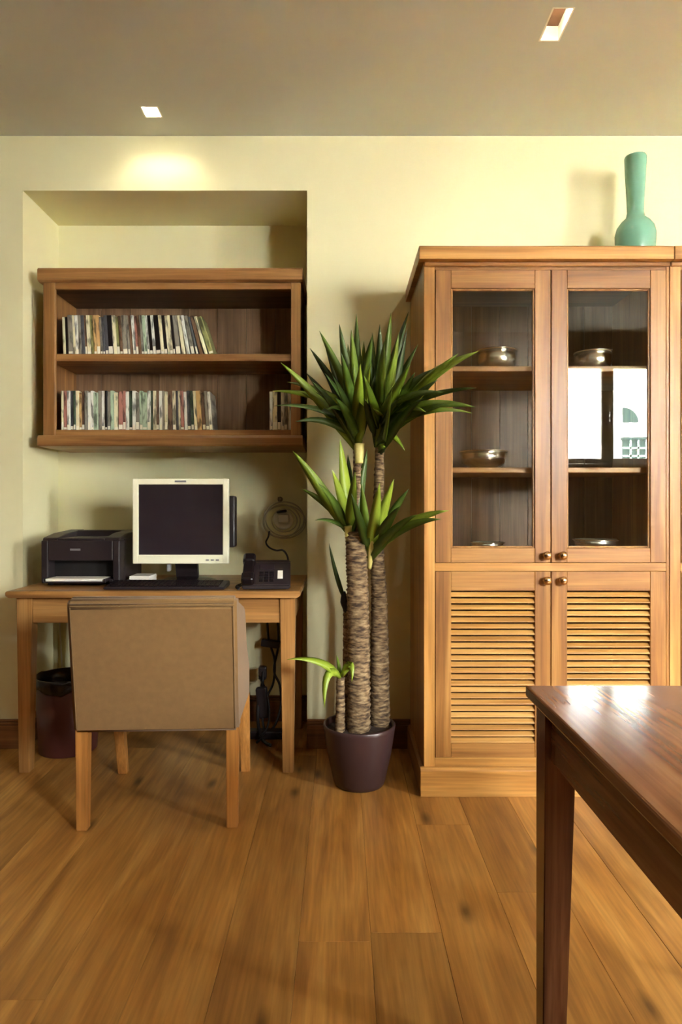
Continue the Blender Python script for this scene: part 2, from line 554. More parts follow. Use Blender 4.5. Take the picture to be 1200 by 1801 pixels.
# windows behind the camera, seen as reflections in the cabinet glass
for wi, (x0, x1, z0, z1) in enumerate(WINS):
    fb = B()
    fw, y0, y1 = 0.055, YB - 0.10, YB - 0.04
    fb.box(x0, x0 + fw, y0, y1, z0, z1, 0.004).box(x1 - fw, x1, y0, y1, z0, z1, 0.004)
    fb.box(x0, x1, y0, y1, z0, z0 + fw, 0.004).box(x0, x1, y0, y1, z1 - fw, z1, 0.004)
    wo = struct(fb, f'window_{wi + 1}', WINFR)
    xm = (x0 + x1) / 2
    B().box(xm - 0.06, xm + 0.06, y0 - 0.005, y1 + 0.012, z0 + 0.02, z1 - 0.02, 0.006).build('mullion', WINFR, wo)
    zh = z0 + 0.42 * (z1 - z0)
    B().box(xm - 0.012, xm + 0.012, y1 + 0.012, y1 + 0.022, zh - 0.04, zh + 0.04, 0.003).box(xm - 0.008, xm + 0.008, y1 + 0.02, y1 + 0.05, zh - 0.01, zh + 0.09, 0.004).build('handle', SILVER, wo)
    for (a, b) in ((x0 + fw, xm - 0.06), (xm + 0.06, x1 - fw)):
        B().box(a - 0.01, b + 0.01, y0 + 0.02, y0 + 0.026, z0 + fw - 0.01, z1 - fw + 0.01).build('pane', GLASS, wo)
    B().box(x0 - 0.03, x1 + 0.03, YB - 0.13, YB + 0.05, z0 - 0.03, z0, 0.006).build('window_sill', WINFR, wo)
    pl = bpy.data.lights.new('window_portal', 'AREA')
    pl.shape = 'RECTANGLE'; pl.size = x1 - x0; pl.size_y = z1 - z0
    pl.cycles.is_portal = True
    po = bpy.data.objects.new('window_portal', pl); COL.objects.link(po)
    po.location = (xm, YB - T - 0.02, (z0 + z1) / 2); po.rotation_euler = (R(90), 0, R(0))

# street and the pale building across it
struct(B().box(-20, 40, -40, YB - T - 0.3, -4.2, -4.0), 'street', ASPH)
ext = empty('exterior_building', (9.1, -16, -4), 0, 'pale stone building with arched windows across the street', 'building')
B().box(-14, 14, -6, 0, 0, 9.5).box(-14.2, 14.2, -6.2, 0.25, 9.5, 9.9, 0.03).build('facade', STONE, ext)
for k in range(-4, 5):
    for lv in (2.45, 6.4):
        wx = k * 2.6
        b = B()
        b.box(wx - 0.36, wx + 0.36, 0.0, 0.05, lv, lv + 0.75, 0.01, mi=0)
        for u in (-0.12, 0.12):
            b.box(wx + u - 0.03, wx + u + 0.03, 0.05, 0.08, lv, lv + 0.75, mi=1)
        for u in (0.25, 0.5):
            b.box(wx - 0.36, wx + 0.36, 0.05, 0.08, lv + u - 0.03, lv + u + 0.03, mi=1)
        b.box(wx - 0.40, wx + 0.40, 0.0, 0.12, lv + 0.75, lv + 0.83, 0.01, mi=0)
        b.build('window', [OUTGL, OUTFR], ext)
        arc = [(wx - 0.34, lv + 1.30)] + [(wx - 0.34 + 0.48 * math.sin(a), lv + 1.30 + 0.46 * math.cos(a)) for a in [i * math.pi / 16 for i in range(9)]]
        B().prism(arc, 'y', 0.0, 0.05).build('fanlight', OUTGL, ext)

# ------------------------------------------------------------------ tall cabinet
CW, CD, CF = 0.935, 0.505, 2.60
CXW = 0.316
CZ = 2.079
def knob(parent, x, z):
    M = Matrix.Translation((x, 0, z)) @ Matrix.Rotation(R(90), 4, 'X')
    B().lathe([(0, 0), (0.013, 0.0), (0.013, 0.003), (0.006, 0.005), (0.006, 0.014), (0.014, 0.019), (0.0165, 0.026), (0.0125, 0.032), (0, 0.034)], 20, M=M).build('knob', BRASS, parent)

def make_cabinet(name, loc, label, first=True):
    root = empty(name, loc, 0, label, 'cabinet', 'tall wooden cabinets along the wall')
    w = CW
    B().box(0, 0.02, 0.018, CD, 0.0, CZ - 0.05).build('side_panel', OAK['z'], root)
    B().box(w - 0.02, w, 0.018, CD, 0.0, CZ - 0.05).build('side_panel', OAK['z'], root)
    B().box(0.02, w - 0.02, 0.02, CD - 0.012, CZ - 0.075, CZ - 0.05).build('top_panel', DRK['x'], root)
    n = 7
    bw = (w - 0.04) / n
    for i in range(n):
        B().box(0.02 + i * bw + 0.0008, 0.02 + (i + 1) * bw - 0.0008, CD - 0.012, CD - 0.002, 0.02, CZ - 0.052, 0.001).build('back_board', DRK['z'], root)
    B().box(0.02, w - 0.02, 0.045, CD - 0.013, 1.622, 1.643, 0.002).build('shelf', OAK['x'], root)
    B().box(0.02, w - 0.02, 0.045, CD - 0.013, 1.229, 1.250, 0.002).build('shelf', OAK['x'], root)
    B().box(0.02, w - 0.02, 0.025, CD - 0.013, 0.892, 0.912, 0.002).build('shelf', OAK['x'], root)
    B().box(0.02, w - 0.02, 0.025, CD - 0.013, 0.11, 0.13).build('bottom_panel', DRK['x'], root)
    # face frame
    B().box(0, 0.042, 0.0, 0.022, 0.0, CZ - 0.05, 0.0015).build('stile', LOAK['z'], root)
    B().box(w - 0.0115, w, 0.0, 0.022, 0.0, CZ - 0.05, 0.0015).build('stile', OAK['z'], root)
    B().box(0.042, w - 0.0115, 0.002, 0.022, 2.000, CZ - 0.05, 0.001).build('rail', OAK['x'], root)
    B().box(0.042, w - 0.0115, 0.001, 0.022, 0.852, 0.883, 0.001).build('rail', LOAK['x'], root)
    B().box(0.042, w - 0.0115, 0.001, 0.022, 0.0, 0.141, 0.001).build('rail', LOAK['x'], root)
    ov = 0.022
    a, b_ = (-ov, w) if first else (0.001, w + ov)
    # crown with a small cove under the slab
    cr = B()
    cr.prism([(-0.040, CZ - 0.052), (-0.040, CZ - 0.006), (-0.034, CZ), (CD, CZ), (CD, CZ - 0.05), (0.0, CZ - 0.05), (-0.012, CZ - 0.052)], 'x', a, b_, 0.0015)
    cr.build('crown', LOAK['x'], root)
    B().box(0.0 if first else 0.001, w, -0.012, 0.0, CZ - 0.068, CZ - 0.052, 0.003).build('crown_moulding', OAK['x'], root)
    a, b_ = (-0.015, w) if first else (0.001, w + 0.015)
    pl = B().prism([(-0.02, 0.0), (-0.02, 0.098), (-0.010, 0.108), (0.0, 0.108), (0.0, 0.0)], 'x', a, b_, 0.001)
    pl.build('plinth', LOAK['x'], root)
    if first:
        B().prism([(-0.015, 0.0), (-0.015, 0.098), (-0.006, 0.108), (0.0, 0.108), (0.0, 0.0)], 'y', 0.0, CD, 0.001).build('plinth', OAK['y'], root)
    for k, (x0, x1) in enumerate(((0.0435, 0.4825), (0.4855, 0.9225))):
        # glass door
        z0, z1 = 0.884, 1.999
        s, rt, rb = 0.060, 0.070, 0.056
        f = B()
        f.box(x0, x0 + s, -0.002, 0.020, z0, z1, 0.002, 0).box(x1 - s, x1, -0.002, 0.020, z0, z1, 0.002, 0)
        f.box(x0 + s, x1 - s, -0.0015, 0.020, z1 - rt, z1, 0.0015, 1).box(x0 + s, x1 - s, -0.0015, 0.020, z0, z0 + rb, 0.0015, 1)
        d = f.build('glass_door', [OAK['z'], OAK['x']], root)
        gb = B()
        for (p, q, r_, t_) in ((x0 + s, x0 + s + 0.007, z0 + rb, z1 - rt), (x1 - s - 0.007, x1 - s, z0 + rb, z1 - rt)):
            gb.box(p, q, 0.004, 0.018, r_, t_, 0.002)
        gb.box(x0 + s + 0.007, x1 - s - 0.007, 0.004, 0.018, z1 - rt - 0.007, z1 - rt, 0.002).box(x0 + s + 0.007, x1 - s - 0.007, 0.004, 0.018, z0 + rb, z0 + rb + 0.007, 0.002)
        gb.build('glazing_bead', OAK['z'], d)
        B().box(x0 + s, x1 - s, 0.009, 0.013, z0 + rb, z1 - rt).build('pane', GLASS, d)
        kx = x1 - 0.017 if k == 0 else x0 + 0.042
        kx = (962 if k == 0 else 990 + 0) / 1.0
        kx = (kx - CX) / F * 2.585 - CXW
        knob(d, kx, EYE + (HY - 977) / F * 2.585)
        # louvred door
        z0, z1 = 0.142, 0.851
        f = B()
        f.box(x0, x0 + s, -0.002, 0.020, z0, z1, 0.002, 0).box(x1 - s, x1, -0.002, 0.020, z0, z1, 0.002, 0)
        lz0, lz1 = 0.196, 0.777
        f.box(x0 + s, x1 - s, -0.0015, 0.020, lz1, z1, 0.0015, 1).box(x0 + s, x1 - s, -0.0015, 0.020, z0, lz0, 0.0015, 1)
        d = f.build('louvre_door', [OAK['z'], OAK['x']], root)
        ns = 24
        pitch = (lz1 - lz0) / ns
        sm = None
        for i in range(ns):
            zc = lz0 + (i + 0.5) * pitch
            if sm is None:
                o = B().prism([(0.0006, -0.0075), (0.0012, -0.0112), (0.0045, -0.0117), (0.0185, 0.0014), (0.0180, 0.0049), (0.0150, 0.0051)], 'x', x0 + s - 0.002, x1 - s + 0.002, 0.0007).build('slat', SLAT, d)
                sm = o.data
            else:
                o = bpy.data.objects.new('slat', sm); COL.objects.link(o); o.parent = d
            o.location = (0, 0, zc)
        knob(d, kx, EYE + (HY - 1021) / F * 2.585)
    return root

cab = make_cabinet('display_cabinet', (CXW, CF, 0), 'tall golden oak cabinet with two glass doors above two louvred doors', True)
make_cabinet('display_cabinet', (CXW + CW + 0.002, CF, 0), 'matching oak cabinet standing flush beside the one carrying the vase', False)

# silver dishes in the cabinet
def dish(name, x, y, z, prof, label, cat='bowl'):
    root = empty(name, (x, y, z), 0, label, cat, 'silver dishes in the display cabinet')
    B().lathe(prof[0], 36).build('body', SILVER, root)
    for p in prof[1:]:
        B().lathe(p, 36).build('rim', SILVER, root)
    return root
def deep(r, h):
    t = 0.003
    return [[(0, 0.0), (r * 0.72, 0.0), (r * 0.80, 0.006), (r * 0.97, h * 0.45), (r, h - 0.004), (r - t, h - 0.004), (r * 0.94, h * 0.45), (r * 0.75, 0.01), (0, 0.008)],
            [(r - 0.002, h - 0.006), (r + 0.004, h - 0.004), (r + 0.004, h), (r - 0.004, h), (r - 0.004, h - 0.005)]]
def shallow(r, h):
    return [[(0, 0.0), (r * 0.5, 0.0), (r * 0.55, 0.008), (r * 0.86, h * 0.35), (r, h - 0.004), (r - 0.003, h - 0.004), (r * 0.84, h * 0.45), (r * 0.5, 0.014), (0, 0.012)],
            [(r - 0.003, h - 0.006), (r + 0.005, h - 0.003), (r + 0.004, h), (r - 0.006, h - 0.001)]]
dish('silver_bowl', at(874, 640, 2.80).x, 2.80, 1.6435, deep(0.083, 0.092), 'deep round silver bowl on the top shelf behind the door beside the plant')
dish('silver_dish', at(851, 812, 2.85).x, 2.85, 1.2505, shallow(0.100, 0.078), 'wide shallow silver dish on the middle shelf behind yucca leaves')
dish('silver_bowl', at(1043, 640, 2.80).x, 2.80, 1.6435, deep(0.074, 0.086), 'small silver bowl on the top shelf above the window reflection')
dish('silver_dish', at(1048, 955, 2.82).x, 2.82, 0.9125, shallow(0.088, 0.052), 'flat silver dish on the cabinet floor, just above the door knobs')
dish('silver_dish', at(858, 958, 2.82).x, 2.82, 0.9125, shallow(0.068, 0.040), 'low silver dish on the cabinet floor, only its rim showing')

# vase on the cabinet
vy = 2.93
vx = at(1118, 400, vy).x
vz = lambda py: EYE + (HY - py) / F * vy - CZ
px2m = vy / F
vb = B()
hv = vz(276)
vb.lathe([(0, 0), (0.050, 0), (0.056, 0.006), (0.074, 0.03), (0.083, vz(424)), (0.084, vz(414)), (0.078, vz(402)), (0.062, vz(392)), (0.040, vz(384)), (0.034, vz(374)),
          (0.036, vz(350)), (0.041, vz(320)), (0.045, vz(290)), (0.046, hv - 0.006), (0.044, hv), (0.040, hv - 0.002), (0.038, hv - 0.05), (0.028, vz(374)), (0, vz(376))], 40)
vase = vb.build('vase', TEAL, None, (vx, vy, CZ))
setp(vase, 'celadon green bottle vase with a long neck on the cabinet', 'vase')

# ------------------------------------------------------------------ hanging bookcase in the niche
BX0, BX1, BF, BBK = -1.392, -0.176, 3.135, 3.497
bc = empty('wall_bookcase', ((BX0 + BX1) / 2, BBK, 1.374), 0, 'brown oak open bookcase with one shelf hung in the wall niche', 'bookcase')
def bpart(b, name, mats):
    o = b.build(name, mats, bc)
    o.location = -Vector(bc.location)
    return o
s0, s1 = BX0 + 0.018, BX1 - 0.010
bpart(B().box(s0, s0 + 0.022, BF + 0.03, BBK - 0.012, 1.425, 2.13), 'side_panel', SHF['z'])
bpart(B().box(s1 - 0.022, s1, BF + 0.03, BBK - 0.012, 1.425, 2.13), 'side_panel', SHF['z'])
bpart(B().box(s0, s0 + 0.055, BF + 0.01, BF + 0.03, 1.425, 2.13, 0.002), 'stile', SHF['z'])
bpart(B().box(s1 - 0.045, s1, BF + 0.01, BF + 0.03, 1.425, 2.13, 0.002), 'stile', SHF['z'])
bpart(B().box(s0 + 0.055, s1 - 0.045, BF + 0.011, BF + 0.03, 2.100, 2.13, 0.002), 'rail', SHF['x'])
bpart(B().box(s0 + 0.022, s1 - 0.022, BF + 0.03, BBK - 0.012, 2.108, 2.13), 'top_panel', DRK['x'])
bpart(B().prism([(BF - 0.012, 2.137), (BF - 0.012, 2.184), (BF - 0.004, 2.193), (BBK, 2.193), (BBK, 2.13), (BF + 0.004, 2.13)], 'x', BX0, BX1, 0.0015), 'cornice', SHF['x'])
bpart(B().prism([(BF - 0.012, 1.380), (BF - 0.012, 1.412), (BF - 0.003, 1.425), (BBK, 1.425), (BBK, 1.374), (BF - 0.006, 1.374)], 'x', BX0, BX1, 0.0015), 'bottom_moulding', SHF['x'])
bpart(B().box(s0 + 0.0225, s1 - 0.0225, BF + 0.016, BBK - 0.013, 1.4255, 1.452, 0.0015), 'bottom_board', SHF['x'])
SZ = 1.806
bpart(B().box(s0 + 0.0225, s1 - 0.0225, BF + 0.031, BBK - 0.013, SZ - 0.034, SZ, 0.0015), 'shelf', SHF['x'])
nb = 8
bw = (s1 - s0) / nb
for i in range(nb):
    bpart(B().box(s0 + i * bw + 0.0007, s0 + (i + 1) * bw - 0.0007, BBK - 0.012, BBK - 0.002, 1.426, 2.129, 0.001), 'back_board', SHB)

# disc cases: every one is a thing
CASE_COL = {'cream': (226, 220, 186), 'white': (228, 230, 222), 'pale green': (176, 198, 170), 'grey': (140, 136, 124), 'black': (28, 24, 24),
            'tan': (206, 168, 112), 'rose': (178, 122, 108), 'slate': (84, 86, 92), 'dark green': (74, 92, 72), 'brown': (120, 92, 70), 'olive': (150, 150, 96)}
CASE_MAT = {}
def case_mat(nm):
    if nm not in CASE_MAT:
        m, nt, p = base_mat('case_' + nm.replace(' ', '_'))
        N, L = nt.nodes, nt.links
        tc = N.new('ShaderNodeTexCoord'); oi = N.new('ShaderNodeObjectInfo')
        ad = N.new('ShaderNodeVectorMath'); ad.operation = 'ADD'
        cm = N.new('ShaderNodeCombineXYZ'); L.new(oi.outputs['Random'], cm.inputs[2])
        sc = N.new('ShaderNodeVectorMath'); sc.operation = 'SCALE'; sc.inputs['Scale'].default_value = 50; L.new(cm.outputs[0], sc.inputs[0])
        L.new(tc.outputs['Object'], ad.inputs[0]); L.new(sc.outputs[0], ad.inputs[1])
        mp = N.new('ShaderNodeMapping'); mp.inputs['Scale'].default_value = (60, 3, 14); L.new(ad.outputs[0], mp.inputs['Vector'])
        nz = N.new('ShaderNodeTexNoise'); nz.inputs['Scale'].default_value = 1; nz.inputs['Detail'].default_value = 3; L.new(mp.outputs[0], nz.inputs['Vector'])
        rp = N.new('ShaderNodeValToRGB')
        c = CASE_COL[nm]
        e = rp.color_ramp.elements
        e[0].position = 0.38; e[0].color = lin(*[v * 0.55 for v in c])
        e[1].position = 0.5; e[1].color = lin(*c)
        L.new(nz.outputs['Fac'], rp.inputs['Fac']); L.new(rp.outputs['Color'], p.inputs['Base Color'])
        p.inputs['Roughness'].default_value = 0.3
        CASE_MAT[nm] = m
    return CASE_MAT[nm]
STICK = plain('white_sticker', lin(236, 232, 214), 0.6)
CY0 = BF + 0.055
def case(x, z, t, h, th, colour, where, group):
    o = B().box(0, t, 0, 0.136, 0, h, 0.0012).build('disc_case', case_mat(colour))
    o.location = (x, CY0 + random.uniform(0, 0.006), z)
    o.rotation_euler = (0, -th, 0)
    size = 'slim ' if t < 0.0124 else 'thick ' if t > 0.02 else ''
    setp(o, f'{size}{colour} disc case {where}', 'disc case', group)
    if random.random() < 0.7:
        s = B().box(0.0012, t - 0.0012, -0.0008, 0.001, 0.006, random.choice((0.016, 0.022, 0.028, 0.040))).build('sticker', STICK, o)
    return o
def row(x0, x1, z, seq, lean, where, group, h=0.187):
    x, last = x0, 0.0
    i = 0
    while True:
        t = random.choice((0.010, 0.0125, 0.0145, 0.0145, 0.016, 0.021))
        u = (x - x0) / (x1 - x0)
        th = lean(u)
        hh = h - random.choice((0, 0, 0, 0.004, 0.008))
        x += h * max(0.0, math.tan(th) - math.tan(last))
        if x + t > x1:
            break
        nm = lambda k: seq[k % len(seq)]
        wh = f'between {nm(i - 1)} and {nm(i + 1)} ones {where}' if i else f'first beside the stile {where}'
        case(x, z + (0 if th >= 0 else t * math.sin(-th)), t, hh, th, nm(i), wh, group)
        x += t / math.cos(th) + 0.0006
        last = th
        i += 1
ux0, ux1 = at(108, 0, CY0).x, at(384, 0, CY0).x
seq1 = ['cream', 'black', 'grey', 'cream', 'white', 'grey', 'slate', 'brown', 'cream', 'olive', 'tan', 'tan', 'grey', 'slate', 'slate', 'black', 'cream', 'olive', 'brown', 'grey', 'grey', 'brown', 'white', 'rose', 'brown', 'grey', 'pale green', 'white', 'black', 'white', 'black', 'cream', 'black', 'cream']
row(ux0, ux1, SZ + 0.0005, seq1, lambda u: R(2.0 + 5 * u if u < 0.72 else 5.6 + (u - 0.72) * 58), 'on the upper bookcase shelf', 'disc cases on the upper shelf')
lx0, lx1 = at(107, 0, CY0).x, at(376, 0, CY0).x
seq2 = ['cream', 'rose', 'white', 'slate', 'dark green', 'cream', 'tan', 'brown', 'grey', 'white', 'white', 'pale green', 'grey', 'white', 'black', 'grey', 'pale green', 'cream', 'rose', 'rose', 'white', 'dark green', 'white', 'grey', 'pale green', 'pale green', 'white', 'dark green', 'cream', 'brown', 'white', 'grey', 'cream', 'brown', 'cream', 'slate']
row(lx0, lx1, 1.4525, seq2, lambda u: R(0.5 if u < 0.7 else 0.5 + (u - 0.7) * 14), 'in the long bottom row', 'disc cases on the bottom board')
rx0 = at(474, 0, CY0).x
row(rx0, s1 - 0.024, 1.4525, ['white', 'cream', 'black', 'white', 'grey', 'white', 'black', 'cream'], lambda u: R(0.3), 'in the short row behind leaves', 'disc cases behind the yucca leaves')

# ------------------------------------------------------------------ desk
DZ = 0.7525
DX0, DX1, DF, DB = -1.370, -0.166, 2.78, 3.44
desk = empty('desk', ((DX0 + DX1) / 2, (DF + DB) / 2, 0), 0, 'plain oak writing desk standing in the wall niche', 'desk')
def dpart(b, name, mats, parent=None):
    o = b.build(name, mats, parent or desk)
    if parent is None:
        o.location = -Vector(desk.location)
    return o
dpart(B().prism([(DX0 + 0.006, DZ), (DX1 - 0.006, DZ), (DX1, DZ - 0.006), (DX1, DZ - 0.018), (DX1 - 0.014, DZ - 0.028), (DX0 + 0.014, DZ - 0.028), (DX0, DZ - 0.018), (DX0, DZ - 0.006)], 'y', DF, DB, 0.0015), 'desktop', DSK['x'])
ax0, ax1, ay0, ay1 = DX0 + 0.033, DX1 - 0.022, DF + 0.028, DB - 0.03
lt, lb = 0.032, 0.022
for (x, sx) in ((ax0, 1), (ax1, -1)):
    for (y, sy) in ((ay0, 1), (ay1, -1)):
        dpart(B().frustum((x + sx * lt * 0.95, y + sy * (lb + 0.004)), (lb, lb), 0.0, (x + sx * lt, y + sy * lt), (lt, lt), DZ - 0.028, 0.002), 'leg', DSK['z'])
az0, az1 = 0.618, DZ - 0.028
dpart(B().box(ax0 + 2 * lt, ax1 - 2 * lt, ay0 + 0.008, ay0 + 0.028, az0, az1, 0.0015), 'apron', DSK['x'])
dpart(B().box(ax0 + 2 * lt, ax1 - 2 * lt, ay1 - 0.028, ay1 - 0.008, az0, az1, 0.0015), 'apron', DSK['x'])
dpart(B().box(ax0 + 0.008, ax0 + 0.028, ay0 + 2 * lt, ay1 - 2 * lt, az0, az1, 0.0015), 'apron', DSK['y'])
dpart(B().box(ax1 - 0.028, ax1 - 0.008, ay0 + 2 * lt, ay1 - 2 * lt, az0, az1, 0.0015), 'apron', DSK['y'])

# printer
def make_printer():
    w, d, h = 0.345, 0.33, 0.212
    root = empty('laser_printer', (at(72, 0, 2.98).x + w / 2, 2.98, DZ + 0.0005), R(0), 'black laser printer with a paper tray at its front', 'printer')
    b = B()
    hw = w / 2
    # shell built around the front opening
    b.box(-hw, hw, 0.07, d, 0.012, h - 0.012, 0.008, seg=2)
    b.box(-hw, -hw + 0.032, 0.0, 0.075, 0.012, h - 0.015, 0.006, seg=2)
    b.box(hw - 0.032, hw, 0.0, 0.075, 0.012, h - 0.015, 0.006, seg=2)
    b.box(-hw + 0.03, hw - 0.03, 0.0, 0.075, 0.108, h - 0.015, 0.005, seg=2)
    b.box(-hw + 0.03, hw - 0.03, 0.0, 0.075, 0.012, 0.028, 0.003)
    b.build('body', BLACKP, root)
    t = B()
    t.prism([(0.004, h - 0.016), (0.012, h - 0.004), (0.12, h + 0.012), (d - 0.01, h + 0.022), (d - 0.004, h - 0.014)], 'x', -hw + 0.004, -hw + 0.07, 0.003)
    t.prism([(0.004, h - 0.016), (0.012, h - 0.004), (0.12, h + 0.012), (d - 0.01, h + 0.022), (d - 0.004, h - 0.014)], 'x', hw - 0.07, hw - 0.004, 0.003)
    t.box(-hw + 0.07, hw - 0.07, 0.008, d - 0.01, h - 0.016, h - 0.006, 0.002)
    t.box(-hw + 0.068, hw - 0.068, d - 0.10, d - 0.012, h - 0.012, h + 0.020, 0.004)
    t.build('output_tray', BLACKP, root)
    B().box(-hw + 0.032, hw - 0.032, 0.068, 0.0705, 0.028, 0.108).build('slot_shade', BLACKM, root)  # near-black sheet standing in for the shade inside the opening
    tr = B()
    tr.box(-hw + 0.028, hw - 0.045, -0.055, 0.066, 0.016, 0.022, 0.001).box(-hw + 0.028, -hw + 0.036, -0.055, 0.066, 0.016, 0.034, 0.001).box(hw - 0.053, hw - 0.045, -0.055, 0.066, 0.016, 0.034, 0.001)
    tray = tr.build('paper_tray', BLACKP, root)
    B().box(-hw + 0.040, hw - 0.060, -0.050, 0.064, 0.0225, 0.034, 0.002).build('paper', PAPER, tray)
    B().box(-0.045, 0.0, -0.0012, 0.001, 0.152, 0.161, 0.0005).build('badge', GREYP, root)
    for sx in (-1, 1):
        for y in (0.03, d - 0.04):
            B().lathe([(0, 0), (0.011, 0), (0.012, 0.013), (0, 0.013)], 12, (sx * (hw - 0.03), y, 0)).build('foot', BLACKM, root)
    return root
make_printer()

# monitor
def make_monitor():
    D = 3.0
    p0, p1 = at(233, 992, D), at(402, 842, D)
    w, h = p1.x - p0.x, p1.z - p0.z
    zb = p0.z - DZ
    root = empty('computer_monitor', ((p0.x + p1.x) / 2, D + 0.03, DZ + 0.0005), R(0), 'square flat monitor with an ivory frame and dark screen', 'monitor')
    hw, bz, bb = w / 2, 0.026, 0.040
    f = B()
    f.box(-hw, -hw + bz, -0.03, 0.0, zb, zb + h, 0.004, seg=2).box(hw - bz, hw, -0.03, 0.0, zb, zb + h, 0.004, seg=2)
    f.box(-hw + bz - 0.003, hw - bz + 0.003, -0.0295, 0.0, zb + h - bz, zb + h - 0.0005, 0.003, seg=2).box(-hw + bz - 0.003, hw - bz + 0.003, -0.0295, 0.0, zb + 0.0005, zb + bb, 0.003, seg=2)
    fr = f.build('frame', MONF, root)
    B().box(-hw + bz, hw - bz, -0.024, -0.002, zb + bb, zb + h - bz).build('screen', SCREEN, root)
    B().prism([(0.0, zb + 0.006), (0.0, zb + h - 0.006), (0.02, zb + h - 0.014), (0.055, zb + h - 0.08), (0.055, zb + 0.07), (0.02, zb + 0.014)], 'x', -hw + 0.008, hw - 0.008, 0.006, seg=2).build('back_housing', BLACKP, root)
    B().box(hw - 0.03, hw + 0.022, 0.012, 0.075, zb + 0.07, zb + h - 0.075, 0.008, seg=2).build('side_speaker', BLACKP, root)
    B().prism([(0.10, 0.015), (0.13, 0.015), (0.08, zb + 0.16), (0.05, zb + 0.16), (0.05, zb + 0.05)], 'x', -0.05, 0.05, 0.004).build('stand_neck', BLACKP, root)
    B().lathe([(0, 0), (0.13, 0), (0.132, 0.006), (0.10, 0.016), (0.05, 0.024), (0, 0.026)], 36, (0, 0.115, 0)).build('stand_base', BLACKG, root)
    B().box(-0.025, 0.025, -0.0308, -0.028, zb + h - 0.016, zb + h - 0.008, 0.0003).build('badge', GREYP, root)
    for i in range(3):
        B().box(hw - 0.10 + i * 0.022, hw - 0.086 + i * 0.022, -0.032, -0.028, zb + 0.014, zb + 0.020, 0.001).build('button', GREYP, root)
    B().box(-0.062, -0.048, -0.032, 0.004, zb - 0.034, zb - 0.002, 0.004).build('cable_clip', GREYP, root)
    return root
make_monitor()

# keyboard
kx0, kx1 = at(188, 0, 2.86).x, at(398, 0, 2.86).x
kb = empty('keyboard', ((kx0 + kx1) / 2, 2.885, DZ + 0.0005), R(0), 'black computer keyboard lying in front of the monitor', 'keyboard')
hw = (kx1 - kx0) / 2
B().prism([(-0.070, 0.002), (-0.070, 0.012), (0.065, 0.026), (0.070, 0.022), (0.070, 0.002)], 'x', -hw, hw, 0.003, seg=2).build('body', BLACKP, kb)
keys = B()
kd = 0.0195
for r_ in range(6):
    yy = -0.060 + r_ * 0.0205
    zz = 0.012 + (yy + 0.075) * 0.0966
    n = int((2 * hw - 0.02) / kd)
    for c_ in range(n):
        xx = -hw + 0.01 + c_ * kd
        keys.box(xx, xx + kd - 0.003, yy, yy + 0.017, zz, zz + 0.006, 0.0)
ko = keys.build('keys', BLACKG, kb); ko['kind'] = 'stuff'

# loose paper beside the keyboard
pp = B()
for k in range(5):
    a = random.uniform(-0.05, 0.05)
    pp.box(-0.045, 0.045, -0.06, 0.06, k * 0.007, k * 0.007 + 0.0068, 0.001, M=Matrix.Rotation(a, 4, 'Z'))
pp = pp.build('paper_stack', PAPER, None, (at(252, 0, 3.1).x, 3.10, DZ + 0.0005))
setp(pp, 'short stack of white paper on the desk between printer and monitor', 'paper')

# telephone
def make_phone():
    root = empty('desk_telephone', (at(470, 0, 2.91).x, 2.90, DZ + 0.0005), R(4), 'black desk telephone with its handset in the cradle', 'telephone')
    body = [(-0.085, 0.004), (-0.085, 0.022), (0.05, 0.105), (0.085, 0.112), (0.09, 0.09), (0.09, 0.004)]
    B().prism(body, 'x', -0.100, 0.100, 0.005, seg=2).build('body', BLACKP, root)
    sl = math.atan2(0.083, 0.135)
    M = Matrix.Translation((0, -0.085, 0.022)) @ Matrix.Rotation(sl, 4, 'X')
    hs = B()
    hs.box(-0.098, -0.052, 0.02, 0.150, 0.018, 0.036, 0.008, seg=2, M=M)
    hs.box(-0.102, -0.048, 0.118, 0.176, 0.002, 0.040, 0.012, seg=3, M=M)
    hs.box(-0.102, -0.048, -0.012, 0.045, 0.002, 0.040, 0.012, seg=3, M=M)
    hs.build('handset', BLACKG, root)
    kk = B()
    for r_ in range(4):
        for c_ in range(3):
            kk.box(-0.030 + c_ * 0.022, -0.030 + c_ * 0.022 + 0.016, 0.02 + r_ * 0.018, 0.02 + r_ * 0.018 + 0.012, 0.0, 0.004, 0.001, M=M)
    k = kk.build('keypad', GREYP if False else BLACKG, root); k['kind'] = 'stuff'
    B().box(-0.030, 0.032, 0.102, 0.138, 0.0, 0.003, 0.001, M=M).build('display', SCREEN, root)
    B().box(0.046, 0.068, 0.04, 0.095, 0.0, 0.002, 0.0005, M=M).build('name_label', PAPER, root)
    cd = B()
    pts = []
    for i in range(60):
        u = i / 59
        a = i * 1.35
        pts.append((-0.112 - 0.012 * math.sin(u * math.pi) + 0.006 * math.cos(a), -0.085 + 0.13 * u, 0.008 + 0.006 * math.sin(a)))
    cd.tube(pts, 0.0018, 5, sub=2)
    cd.build('coiled_cord', CABLEB, root)
    return root
make_phone()

